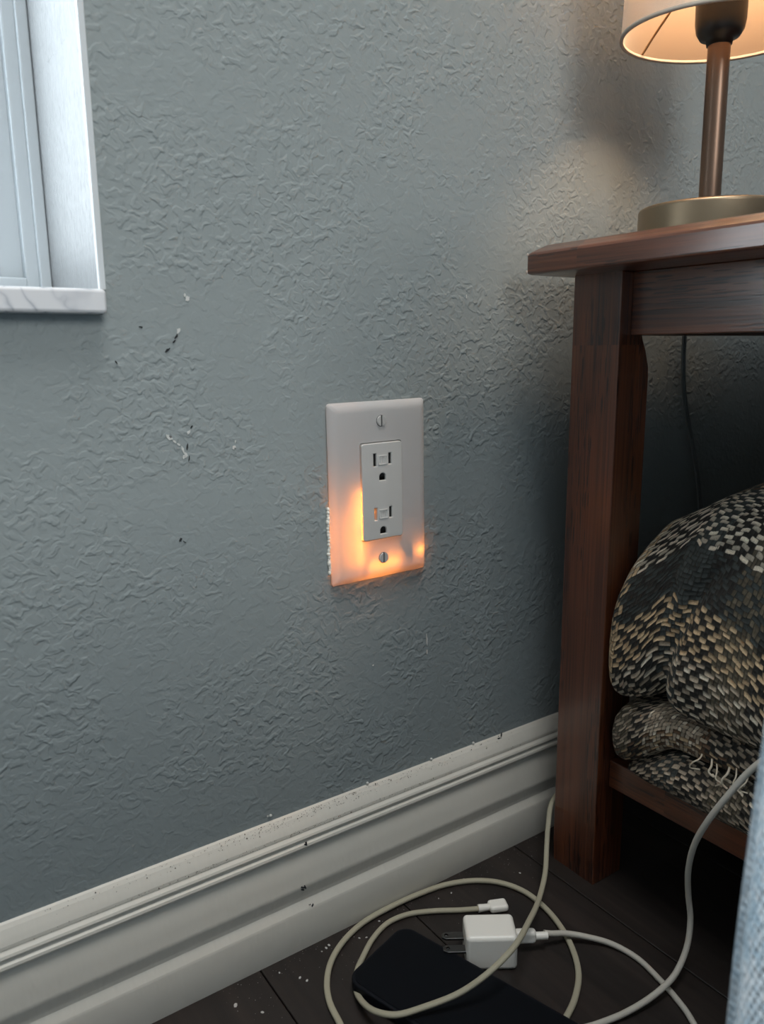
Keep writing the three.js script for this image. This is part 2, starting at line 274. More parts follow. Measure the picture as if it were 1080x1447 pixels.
// ------------------------------------------------------------------ plaid blanket on the shelf
{
  const S = 0.22;                                           // metres per texture
  const PU = 2.9, PV = 1.85;                                // yarn pitch in mm along u (warp) and v (weft)
  const cream = [0.72, 0.62, 0.48], taupe = [0.42, 0.335, 0.245], dark = [0.026, 0.023, 0.019], brown = [0.12, 0.070, 0.040], tan = [0.55, 0.39, 0.23], slate = [0.050, 0.056, 0.052], olive = [0.11, 0.090, 0.060];
  const NU = Math.round(S * 1000 / PU / 4) * 4, NV = Math.round(S * 1000 / PV / 4) * 4;
  const warpCol = (i) => { const f = i / NU; return f < 0.10 ? dark : f < 0.22 ? olive : f < 0.27 ? dark : f < 0.47 ? (i % 3 ? taupe : cream) : f < 0.50 ? brown : f < 0.70 ? dark : f < 0.76 ? tan : f < 0.90 ? dark : slate; };
  const weftCol = (j) => { const f = j / NV; return f < 0.13 ? cream : f < 0.17 ? brown : f < 0.30 ? (j % 3 ? taupe : cream) : f < 0.38 ? tan : f < 0.47 ? slate : f < 0.64 ? cream : f < 0.70 ? (j % 2 ? brown : tan) : f < 0.84 ? taupe : f < 0.93 ? (j % 2 ? cream : dark) : olive; };
  const at = (i, j) => {
    let x = i / 1024 * S * 1000, y = j / 1024 * S * 1000;
    x += 0.9 * (vnoise(x / 6, y / 5, 5) - 0.5) * 2; y += 0.75 * (vnoise(x / 7, y / 7, 6) - 0.5) * 2;
    const fu = ((x / (S * 1000)) * NU + NU) % NU, fv = ((y / (S * 1000)) * NV + NV) % NV, ci = Math.floor(fu) % NU, cj = Math.floor(fv) % NV;
    const ph = (((ci + 2 * (cj & 1) + ((cj >> 1) & 1)) % 4) + 4) % 4, du = fu - Math.floor(fu), dv = fv - Math.floor(fv);
    const over = ph < 2;                                    // weft floats over two warps
    let h, c;
    if (over) { const t = (ph + du) / 2; h = Math.sqrt(Math.max(0, 1 - Math.pow(2 * dv - 1, 2))) * Math.pow(Math.sin(Math.PI * clamp(t, 0.02, 0.98)), 0.45); c = weftCol(cj); }
    else { h = 0.72 * Math.sqrt(Math.max(0, 1 - Math.pow(2 * du - 1, 2))) * (0.6 + 0.4 * Math.sin(Math.PI * dv)); c = warpCol(ci); }
    const tw = 0.75 + 0.5 * vnoise(over ? (x * 1.2 + y * 3) : (x * 3 + y * 1.2), over ? y * 3 - x : x * 3 - y, 9), col = 0.65 + 0.7 * hash2(ci * (over ? 0 : 1) + cj * 7, over ? cj : ci, 4);
    return [h, c, tw, col];
  };
  const cm = texture(1024, 1024, (i, j) => { const [h, c, tw, col] = at(i, j); const k = tw * col; return toS([c[0] * k, c[1] * k, c[2] * k].map((v, n) => lerp(dark[n], v, sstep(0.06, 0.55, h)))); }, { srgb: true, repeat: [1 / S, 1 / S] });  // yarn edges darkened in the colour, as shade between the yarns
  const bm = texture(1024, 1024, (i, j) => { const [h, , tw] = at(i, j); return 0.85 * h + 0.1 * tw; }, { repeat: [1 / S, 1 / S] });
  M.plaid = std([1, 1, 1], 0.95, { map: cm, bumpMap: bm, bumpScale: 0.0018, sheen: 0.25, sheenRoughness: 0.7 });
  M.plaid.sheenColor.setRGB(0.3, 0.27, 0.22);
  const Q = (a, b, t) => lerp(a, b, sstep(0, 1, t));
  // each fold is a run of profile points in x and y for a given z, swept along z and closed at its rounded ends
  function fold(prof, z0, z1, endR, uOff, vOff, n = 150, m = 120, lump = 0.0022, seed = 1, dent = null) {
    const pos = [], uv = [], idx = [];
    for (let k = 0; k <= n; k++) {
      const z = lerp(z0, z1, k / n), e = Math.min((z - z0) / endR, (z1 - z) / endR, 1), sc = Math.sqrt(Math.max(0, 1 - (1 - e) * (1 - e)));
      const pts = prof(z).map(([x, y]) => V(x, y, 0)), c = new THREE.CatmullRomCurve3(pts, false, 'centripetal');
      const my = pts.reduce((s, p) => s + p.y, 0) / pts.length, sp = c.getSpacedPoints(m); let L = 0;
      sp.forEach((p, i) => {
        if (i) L += p.distanceTo(sp[i - 1]);
        const px = lerp(0.53, p.x, p.x < 0.53 ? 0.82 + 0.18 * sc : 1) + (p.x < 0.53 && dent ? dent(p.y, z) * sstep(0.53, 0.47, p.x) : 0), py = lerp(my, p.y, sc), b = lump * (fbm(L * 34 + 3, z * 34, seed, 2) - 0.5) * 2 * Math.min(1, e * 2);
        pos.push(px + b * 0.8 * (p.x < 0.5 ? -1 : -0.2), Math.max(0.1046, py + b * (p.x > 0.47 ? 1 : 0.3)), z); uv.push(z + uOff + 0.012 * Math.sin(i / m * 5), i / m * 0.5 + vOff + 0.01 * Math.sin(z * 30));
      });
    }
    const w = m + 1; for (let k = 0; k < n; k++) for (let i = 0; i < m; i++) { const a = k * w + i, b = a + 1, c = a + w, d = c + 1; idx.push(a, b, d, a, d, c); }
    const g = new THREE.BufferGeometry(); g.setAttribute('position', new THREE.Float32BufferAttribute(pos, 3)); g.setAttribute('uv', new THREE.Float32BufferAttribute(uv, 2)); g.setIndex(idx); g.computeVertexNormals(); return g;
  }
  const bump = (z, c, w) => Math.exp(-(((z - c) / w) ** 2));
  const topFold = (z) => {
    const crease = 0.55 * bump(z, 0.134, 0.008), lobe = bump(z, 0.105, 0.022), rise = sstep(0.09, 0.15, z), lift = 0.020 * crease + 0.006 * bump(z, 0.125, 0.02);
    const yb = 0.161 + 0.005 * rise + lift, cr = 0.008 * crease;
    return [[0.86, yb + 0.002], [0.60, yb], [0.475, yb - 0.001], [0.449 + cr, yb + 0.0015], [0.4395 + cr - 0.001 * lobe, yb + 0.012], [0.4375 + cr * 1.2, yb + 0.03], [0.4405 + cr, 0.225], [0.451 + cr * 0.8, 0.253 + 0.008 * rise], [0.468 + cr * 0.5, 0.271 + 0.018 * rise], [0.494, 0.286 + 0.022 * rise], [0.535, 0.293 + 0.025 * rise], [0.64, 0.296 + 0.026 * rise], [0.86, 0.297 + 0.022 * rise]];
  };
  const midFold = (z) => {
    const t = sstep(0.098, 0.150, z), yb = lerp(0.1105, 0.1395, t) + 0.006 * sstep(0.16, 0.24, z), yt = lerp(0.1575, 0.166, sstep(0.09, 0.14, z)), x = 0.4415 + 0.003 * t, h = yt - yb;
    return [[0.80, yb], [0.50, yb], [0.462, yb - 0.001], [x + 0.004, yb + h * 0.12], [x, yb + h * 0.36], [x + 0.0004, yb + h * 0.66], [x + 0.005, yb + h * 0.9], [0.468, yt + 0.001], [0.52, yt], [0.80, yt]];
  };
  const lowFold = (z) => {
    const t = sstep(0.10, 0.155, z), yt = lerp(0.1135, 0.1375, t) + 0.006 * sstep(0.16, 0.24, z), yb = 0.1056, x = 0.4465 - 0.006 * t, h = yt - yb;
    return [[0.80, yb], [0.50, yb], [x + 0.018, yb], [x + 0.004, yb + h * 0.1], [x, yb + h * 0.38], [x + 0.002, yb + h * 0.7], [x + 0.010, yb + h * 0.94], [0.48, yt], [0.54, yt], [0.80, yt]];
  };
  const b = thing('plaid_blanket', 'thick folded tweed plaid blanket in charcoal, brown and cream on the nightstand shelf', 'blanket', [0.66, 0.104, 0.18]);
  const g = mergeGeometries([fold(topFold, 0.0880, 0.2595, 0.013, 0.06, 0.05, 150, 120, 0.0028, 1, (y, z) => { const c = 0.134 + (y - 0.19) * 0.32, g = sstep(0.165, 0.20, y) * (1 - sstep(0.265, 0.29, y)); return g * (0.0075 * bump(z, c, 0.0065) - 0.0035 * bump(z, c + 0.022, 0.014) - 0.0015 * bump(z, c - 0.02, 0.01)); }), fold(midFold, 0.092, 0.254, 0.012, 0.15, 0.13, 120, 90, 0.0018, 5), fold(lowFold, 0.104, 0.25, 0.012, 0.06, 0.15, 120, 90, 0.0018, 8)]);
  g.translate(-0.66, -0.104, -0.18); mesh('folded_cloth', g, M.plaid, b);
  const R = rng(5), yarn = std(cream, 0.9), fr = [];
  for (let k = 0; k < 6; k++) { const z = 0.166 + k * 0.0062 + R() * 0.005, y = 0.1435 + R() * 0.004, x = 0.4425, w = (R() - 0.4) * 0.012; fr.push(pathTube([[x + 0.004, y + 0.004, z], [x - 0.0015, y + 0.002 * R(), z + 0.002 + w * 0.4], [x - 0.0038, y - 0.002 - 0.003 * R(), z + w], [x - 0.0030, y - 0.004 - 0.005 * R(), z + w * (1.3 + R())], [x - 0.002, y - 0.003 - 0.006 * R(), z + w * 0.6 + 0.004 * R()]], 0.0005 + 0.0003 * R(), 20, 5)); }
  const f = mergeGeometries(fr); f.translate(-0.66, -0.104, -0.18); const fm = mesh('fringe', f, yarn, b); fm.userData.kind = 'stuff';
}

// ------------------------------------------------------------------ table lamp
{
  const lx = 0.514, lz = 0.1;
  const t = thing('table_lamp', 'small bronze table lamp with a cream drum shade, lit, standing on the nightstand', 'lamp', [lx, TOP + 0.0008, lz]); t.rotation.z = 0.012;
  const base = mesh('base', lathe([[0, 0], [0.0450, 0], [0.0462, 0.0008], [0.0467, 0.002], [0.0467, 0.0213], [0.0460, 0.0231], [0.0442, 0.0240], [0.012, 0.0246], [0.0, 0.0246]], 96), M.bronze, t);
  const stem = new THREE.CylinderGeometry(0.0072, 0.0072, 0.104, 32); stem.translate(0, 0.075, 0); mesh('pole', stem, M.bronzeStem, t);
  mesh('socket', lathe([[0, 0.125], [0.0080, 0.125], [0.0086, 0.1285], [0.0125, 0.1295], [0.0150, 0.1335], [0.0160, 0.139], [0.0163, 0.162], [0.0150, 0.176], [0.0140, 0.186], [0, 0.186]], 48), M.socket, t);
  const sh = new THREE.Group(); sh.name = numbered('lamp_shade'); t.add(sh); sh.position.set(-0.0015, 0.1316, 0); sh.rotation.x = 0.042;
  mesh('shade_cloth', lathe([[0.0622, 0], [0.0612, 0.06], [0.0602, 0.12]], 96), M.shade, sh);
  mesh('shade_lining', lathe([[0.0616, 0.0012], [0.0607, 0.06], [0.0597, 0.12]], 96), M.lining, sh);
  mesh('hem', (() => { const g = lathe([[0.0606, 0], [0.0612, -0.0006], [0.0628, -0.0006], [0.0631, 0.0002], [0.0631, 0.0016], [0.0618, 0.0018], [0.0606, 0.0014], [0.0606, 0]], 96); return g; })(), M.hem, sh);
  for (let k = 0; k < 3; k++) { const a = 2.62 + k * 2 * Math.PI / 3; mesh('spider_arm', pathTube([[0.0612 * Math.cos(a), 0.002, 0.0612 * Math.sin(a)], [0.050 * Math.cos(a), 0.014, 0.050 * Math.sin(a)], [0.015 * Math.cos(a), 0.047, 0.015 * Math.sin(a)]], 0.0008, 20, 8), M.wire, sh); }
  const bulbMat = std([0.9, 0.85, 0.75], 0.4); bulbMat.emissive = new THREE.Color().setRGB(1, 0.62, 0.3); bulbMat.emissiveIntensity = 2.0;
  mesh('bulb', lathe([[0, 0.183], [0.011, 0.184], [0.013, 0.195], [0.021, 0.21], [0.024, 0.222], [0.021, 0.236], [0.012, 0.245], [0, 0.247]], 32), bulbMat, t);
  const l = new THREE.PointLight(new THREE.Color().setRGB(1, 0.66, 0.39), 0.12, 0, 2); l.position.set(0, 0.22, 0); l.castShadow = true; l.shadow.radius = 1; t.add(l);
  const cord = pathTube([[-0.02, 0.006, -0.044], [0.02, 0.0032, -0.0555], [0.06, 0.003, -0.062], [0.088, 0.0028, -0.0735], [0.0955, -0.012, -0.0795], [0.0962, -0.045, -0.081], [0.0965, -0.085, -0.081], [0.102, -0.115, -0.0815], [0.115, -0.150, -0.082], [0.127, -0.182, -0.082], [0.136, -0.215, -0.082], [0.142, -0.250, -0.082], [0.146, -0.33, -0.082]], 0.0012, 120, 8);
  mesh('power_cord', mergeGeometries([cord, cord.clone().translate(0.0023, 0, 0.0003)]), M.clearCord, t).userData.label = 'grey two-strand cord behind the nightstand';
}

// ------------------------------------------------------------------ wall outlet
{
  const t = thing('wall_outlet', 'white decorator wall outlet with an orange glow behind its cover plate', 'outlet', [0.3008, 0.3196, 0]);
  t.rotation.z = THREE.MathUtils.degToRad(0.5);
  const W = 0.0792, Hh = 0.1238, ring = (w, h, r, z, x = 0, y = 0) => rrect(w, h, r, 6).map(([a, b]) => V(a + x, b + y, z));
  const plate = loft([ring(W - 0.0002, Hh - 0.0002, 0.0022, 0.0013), ring(W, Hh, 0.0022, 0.0018), ring(W - 0.0006, Hh - 0.0006, 0.0022, 0.0026), ring(W - 0.003, Hh - 0.003, 0.0022, 0.0041), ring(W - 0.0065, Hh - 0.0065, 0.0024, 0.0054), ring(W - 0.010, Hh - 0.010, 0.0026, 0.0060), ring(W - 0.014, Hh - 0.014, 0.003, 0.00615), ring(0.0346, 0.0684, 0.0018, 0.0062, 0, 0.0006), ring(0.0342, 0.0680, 0.0016, 0.0060, 0, 0.0006)]);
  mesh('cover_plate', plate, M.plate, t);
  const s = new THREE.Shape(rrect(0.0318, 0.0656, 0.0014, 5).map(([x, y]) => new THREE.Vector2(x, y)));
  const rectHole = (x, y, w, h) => s.holes.push(new THREE.Path([[x - w / 2, y - h / 2], [x - w / 2, y + h / 2], [x + w / 2, y + h / 2], [x + w / 2, y - h / 2]].map((p) => new THREE.Vector2(...p))));
  for (const oy of [0.0216, -0.0159]) {
    rectHole(-0.0060, oy + 0.0003, 0.0036, 0.0098); rectHole(0.0064, oy + 0.0006, 0.0034, 0.0088);
    const p = new THREE.Path(); const gy = oy - 0.0116, r = 0.0032; p.moveTo(-r, gy - 0.0030); p.lineTo(-r, gy); p.absarc(0, gy, r, Math.PI, 0, true); p.lineTo(r, gy - 0.0030); p.lineTo(-r, gy - 0.0030); s.holes.push(p);
  }
  const ig = new THREE.ExtrudeGeometry(s, { depth: 0.0058, bevelEnabled: true, bevelThickness: 0.0006, bevelSize: 0.0006, bevelSegments: 3, curveSegments: 10 }); ig.translate(0, 0.0006, 0.0014);
  const rec = mesh('receptacle', ig, M.insert, t);
  for (const oy of [0.0222, -0.0153]) {
    const q = [box(-0.0033, 0.0037, oy - 0.0031, oy - 0.0027, 0.0077, 0.0083), box(-0.0033, 0.0037, oy + 0.0027, oy + 0.0031, 0.0077, 0.0083), box(-0.0033, -0.0029, oy - 0.003, oy + 0.003, 0.0077, 0.0083), box(0.0033, 0.0037, oy - 0.003, oy + 0.003, 0.0077, 0.0083), box(-0.0015, -0.0011, oy - 0.0018, oy + 0.0018, 0.0077, 0.0083), box(0.0013, 0.0017, oy - 0.0018, oy + 0.0018, 0.0077, 0.0083), box(-0.0019, -0.0005, oy + 0.0015, oy + 0.0019, 0.0077, 0.0083), box(0.0011, 0.0023, oy + 0.0015, oy + 0.0019, 0.0077, 0.0083)];
    mesh('shutter_mark', mergeGeometries(q), M.marks, rec);
  }
  mesh('socket_shade_backing', mergeGeometries([box(-0.0145, 0.0145, -0.006, 0.031, 0.0005, 0.0011), box(-0.003, 0.0145, -0.031, -0.006, 0.0005, 0.0011)]), M.socketShade, t);  // near-black sheet standing for the shade behind the openings
  for (const oy of [0.0216, -0.0159]) {
    if (oy > 0) mesh('slot', box(-0.0077, -0.0045, oy - 0.0046, oy + 0.0052, 0.0012, 0.0064), M.socketShade, rec);  // near-black fill stands for the shade inside the open slots
    mesh('slot', box(0.0048, 0.0079, oy - 0.0038, oy + 0.005, 0.0012, 0.0064), M.socketShade, rec);
    const gg = new THREE.CylinderGeometry(0.0031, 0.0031, 0.004, 20); gg.rotateX(Math.PI / 2); gg.translate(-0.0002, oy - 0.0110, 0.0044); const gb = box(-0.0033, 0.0029, oy - 0.0140, oy - 0.0110, 0.0012, 0.0064);
    mesh('ground_hole_shade', mergeGeometries([gg, gb]), M.socketShade, rec);  // near-black fill stands for the shade inside the ground hole
  }
  for (const y of [0.0486, -0.0470]) {
    const sc = new THREE.Group(); sc.name = numbered('screw'); t.add(sc); sc.position.set(0.0005, y, 0.0061);
    const half = (a) => { const sh = new THREE.Shape(); const r = 0.0037, w = 0.00055, q = Math.asin(w / r); sh.absarc(0, 0, r, -Math.PI / 2 + q, Math.PI / 2 - q, false); sh.closePath(); const e = new THREE.ExtrudeGeometry(sh, { depth: 0.0007, bevelEnabled: true, bevelThickness: 0.0006, bevelSize: 0.0005, bevelOffset: -0.0005, bevelSegments: 3, curveSegments: 16 }); e.rotateZ(a); return e; };
    mesh('head', mergeGeometries([half(0), half(Math.PI)]), M.screw, sc);
    const dk = new THREE.CylinderGeometry(0.0039, 0.0039, 0.0004, 24); dk.rotateX(Math.PI / 2); mesh('slot', dk, M.dark, sc);  // near-black disc stands for shade down in the screw slot
  }
  // unseen orange sources behind the plate, placed to make it glow
  const orange = new THREE.Color().setRGB(1, 0.27, 0.032);
  const glow = (a, b, n, cd, r = 0.0006) => {
    const m = mesh('unseen_glow_light', pathTube([a, [(a[0] + b[0]) / 2, (a[1] + b[1]) / 2, a[2]], b], r, 12, 8), M.unseenGlow, t); m.castShadow = false; m.userData.label = 'unseen orange light source behind the plate, placed to make it glow';
    for (let k = 0; k < n; k++) { const f = (k + 0.5) / n, l = new THREE.PointLight(orange, cd, 0, 2); l.position.set(lerp(a[0], b[0], f), lerp(a[1], b[1], f), a[2]); l.shadow.radius = 0.02; l.castShadow = true; t.add(l); }
  };
  glow([-0.0188, 0.003, 0.0017], [-0.0182, -0.050, 0.0017], 7, 3.4e-4);
  glow([-0.0285, -0.012, 0.0008], [-0.0270, -0.050, 0.0008], 4, 1.4e-4);
  glow([-0.0120, -0.0515, 0.0014], [0.0150, -0.0505, 0.0014], 4, 3.6e-4);
  glow([0.0300, -0.0480, 0.0020], [0.0360, -0.0450, 0.0020], 1, 4.5e-4);
  glow([-0.0070, -0.0175, 0.0010], [-0.0066, -0.0125, 0.0010], 1, 3.5e-5, 0.0004);
  const unseen_rib = (x0, y0, x1, y1) => { const L = Math.hypot(x1 - x0, y1 - y0), g = new THREE.BoxGeometry(L, 0.0008, 0.0022); g.rotateZ(Math.atan2(y1 - y0, x1 - x0)); g.translate((x0 + x1) / 2, (y0 + y1) / 2, 0.0047); mesh('unseen_rib', g, M.ribs, t); };  // ribs out of view behind the plate, darkening lines in its glow
  unseen_rib(-0.0165, -0.0530, -0.0085, -0.0390); unseen_rib(0.0150, -0.0400, 0.0205, -0.0505); unseen_rib(0.0255, -0.0410, 0.0265, -0.0530);
  const R = rng(12), cs = [];
  for (let y = -0.008; y > -0.054; y -= 0.0022) { const g = new THREE.SphereGeometry(1, 8, 6); g.scale(0.0009 + R() * 0.0008, 0.0014 + R() * 0.0009, 0.0010 + R() * 0.0008); g.translate(-W / 2 - 0.0007 + (R() - 0.5) * 0.0008, y, 0.0010); cs.push(g); }
  mesh('caulk_edge', mergeGeometries(cs), M.caulk, t).userData.label = 'ragged cream line of old caulk along the left edge';
}

// ------------------------------------------------------------------ charger, phone and cables on the floor
const ANG = -0.588;                                         // the charger's long axis in the floor plane
{
  const t = thing('charger', 'white cube phone charger lying on its side with two metal prongs', 'charger', [0.3258, 0, 0.0962]);
  t.rotation.y = ANG;
  mesh('body', (() => { const g = new RoundedBoxGeometry(0.0352, 0.026, 0.0245, 5, 0.0032); g.translate(0, 0.0131, -0.0005); return g; })(), M.charger, t);
  for (const z of [-0.0062, 0.0062]) {
    const s = new THREE.Shape([[0, -0.0031], [-0.0125, -0.0031], [-0.0152, -0.0016], [-0.0152, 0.0016], [-0.0125, 0.0031], [0, 0.0031]].map((p) => new THREE.Vector2(...p)));
    const h = new THREE.Path(); h.absarc(-0.0122, 0, 0.0014, 0, Math.PI * 2, true); s.holes.push(h);
    const g = new THREE.ExtrudeGeometry(s, { depth: 0.0013, bevelEnabled: true, bevelThickness: 0.0002, bevelSize: 0.0002, bevelSegments: 1 }); g.rotateX(Math.PI / 2); g.translate(-0.0173, 0.0137, z); mesh('prong', g, M.prong, t);
  }
}
{
  const g = thing('beige_cable', 'beige braided charging cable rising beside the nightstand leg, its white connector end behind the charger', 'cable', [0.3, 0, 0.09]);
  const off = (p) => p.map(([x, y, z]) => [x - 0.3, y, z - 0.09]);
  const pts = off([[0.56, 0.075, 0.028], [0.50, 0.060, 0.030], [0.4469, 0.0485, 0.039], [0.4289, 0.040, 0.0513], [0.4185, 0.030, 0.0601], [0.4038, 0.022, 0.0732], [0.3748, 0.024, 0.0947], [0.3438, 0.034, 0.1154], [0.3124, 0.040, 0.1322], [0.2903, 0.034, 0.1334], [0.2729, 0.024, 0.1269], [0.2525, 0.0175, 0.1174], [0.2361, 0.0155, 0.1104], [0.2289, 0.012, 0.0977], [0.2295, 0.0065, 0.0804], [0.2344, 0.0026, 0.0667], [0.2437, 0.0022, 0.0541], [0.2531, 0.0022, 0.0467], [0.2684, 0.0022, 0.0363], [0.286, 0.0022, 0.0296], [0.3027, 0.0022, 0.0306], [0.3201, 0.0022, 0.0383], [0.3379, 0.0025, 0.0500], [0.3500, 0.0032, 0.0578]]);
  mesh('cord', sweep(pts, 320, 0.00195, 0.24, 16), M.beigeCord, g);
  const sl = new THREE.CylinderGeometry(0.0024, 0.0029, 0.009, 20); sl.rotateZ(-Math.PI / 2); sl.translate(0.0045, 0, 0);
  const bd = new RoundedBoxGeometry(0.0145, 0.0058, 0.0105, 3, 0.0024); bd.translate(0.0155, 0, 0);
  const cn = new THREE.Group(); cn.name = numbered('connector'); g.add(cn); cn.position.set(0.0495, 0.0034, -0.0325); cn.rotation.y = -0.42;
  mesh('strain_relief', sl, M.charger, cn); mesh('plug', bd, M.charger, cn);
}
{
  const pts = [[0.226, 0.003, 0.125], [0.2107, 0.003, 0.0948], [0.2117, 0.003, 0.0815], [0.2144, 0.003, 0.0666], [0.2203, 0.003, 0.0531], [0.2313, 0.003, 0.0390], [0.2479, 0.003, 0.0272], [0.2702, 0.0032, 0.0192], [0.2969, 0.0034, 0.0172], [0.3233, 0.0034, 0.0182], [0.3479, 0.003, 0.0215], [0.3695, 0.003, 0.0310], [0.3838, 0.003, 0.0440], [0.3921, 0.003, 0.0625], [0.3919, 0.003, 0.0862], [0.3851, 0.003, 0.1101], [0.3737, 0.003, 0.131], [0.3622, 0.003, 0.1444], [0.3485, 0.003, 0.1542], [0.3353, 0.003, 0.1607], [0.30, 0.0025, 0.172], [0.26, 0.0025, 0.180], [0.236, 0.003, 0.155], [0.226, 0.003, 0.125]];
  const gg = sweep(pts.map(([x, y, z]) => [x, y - 0.0008, z]), 320, 0.0021, 0.3, 16); gg.translate(-0.3, 0, -0.09);
  const c = mesh('looped_cable', gg, M.beigeCord); c.position.set(0.3, 0, 0.09);
  tag(c, 'beige ribbed cable lying in a wide loop on the floor against the baseboard', 'cable');
}
{
  const g = thing('white_cable', 'white charging cable plugged into the charger and crossing itself in front of the shelf', 'cable', [0.4, 0, 0.17]);
  const o = (p) => p.map(([x, y, z]) => [x - 0.4, y, z - 0.17]);
  const pts = o([[0.3640, 0.0118, 0.1108], [0.3691, 0.0105, 0.1133], [0.3796, 0.008, 0.1169], [0.3916, 0.0055, 0.1259], [0.4029, 0.003, 0.1386], [0.4073, 0.0022, 0.1563], [0.4044, 0.0022, 0.1757], [0.3998, 0.0022, 0.1926], [0.3942, 0.0022, 0.2068], [0.3800, 0.0022, 0.2260], [0.345, 0.0022, 0.236], [0.302, 0.0022, 0.220], [0.292, 0.0022, 0.195], [0.302, 0.0024, 0.178], [0.32, 0.0026, 0.1718], [0.342, 0.003, 0.1778], [0.3597, 0.004, 0.1825], [0.3798, 0.006, 0.1857], [0.3979, 0.0095, 0.1871], [0.4089, 0.013, 0.1865], [0.4210, 0.024, 0.1846], [0.4268, 0.040, 0.182], [0.4256, 0.058, 0.1799], [0.4203, 0.080, 0.1818], [0.4148, 0.105, 0.1882], [0.4113, 0.130, 0.1989], [0.4141, 0.150, 0.2082], [0.4190, 0.168, 0.2170], [0.4210, 0.185, 0.230], [0.405, 0.215, 0.272], [0.39, 0.24, 0.31]]);
  mesh('cord', sweep(pts, 420, 0.00195, 0.0, 14), M.whiteCord, g);
  const cn = new THREE.Group(); cn.name = numbered('connector'); g.add(cn); cn.position.set(0.3488 - 0.4, 0.0122, 0.1043 - 0.17); cn.rotation.y = -0.56;
  const pl = new RoundedBoxGeometry(0.0155, 0.0098, 0.0065, 3, 0.0026); pl.translate(-0.0015 + 0.0035, 0, 0);
  const sr = new THREE.CylinderGeometry(0.0026, 0.0026, 0.0085, 20); sr.rotateZ(Math.PI / 2); sr.translate(0.0138, -0.0004, 0);
  mesh('plug', pl, M.charger, cn); mesh('strain_relief', sr, M.charger, cn);
}
{
  const t = thing('phone', 'black phone lying on the floor half under the beige cable', 'phone', [0.2785, 0.0035, 0.1245]);
  t.rotation.y = 0.281; t.rotation.z = 0.02;
  const sh = new THREE.Shape(rrect(0.0625, 0.145, 0.0105, 8).map(([x, y]) => new THREE.Vector2(x, y)));
  const g = new THREE.ExtrudeGeometry(sh, { depth: 0.0055, bevelEnabled: true, bevelThickness: 0.0012, bevelSize: 0.0012, bevelOffset: -0.0012, bevelSegments: 3 }); g.rotateX(-Math.PI / 2); g.translate(0, 0.0012, 0);
  mesh('case', g, M.phoneEdge, t);
  const sc = new THREE.Shape(rrect(0.058, 0.1405, 0.0085, 8).map(([x, y]) => new THREE.Vector2(x, y)));
  const sg = new THREE.ExtrudeGeometry(sc, { depth: 0.0003, bevelEnabled: false }); sg.rotateX(-Math.PI / 2); sg.translate(0, 0.0079, 0); mesh('screen', sg, M.phone, t);
}

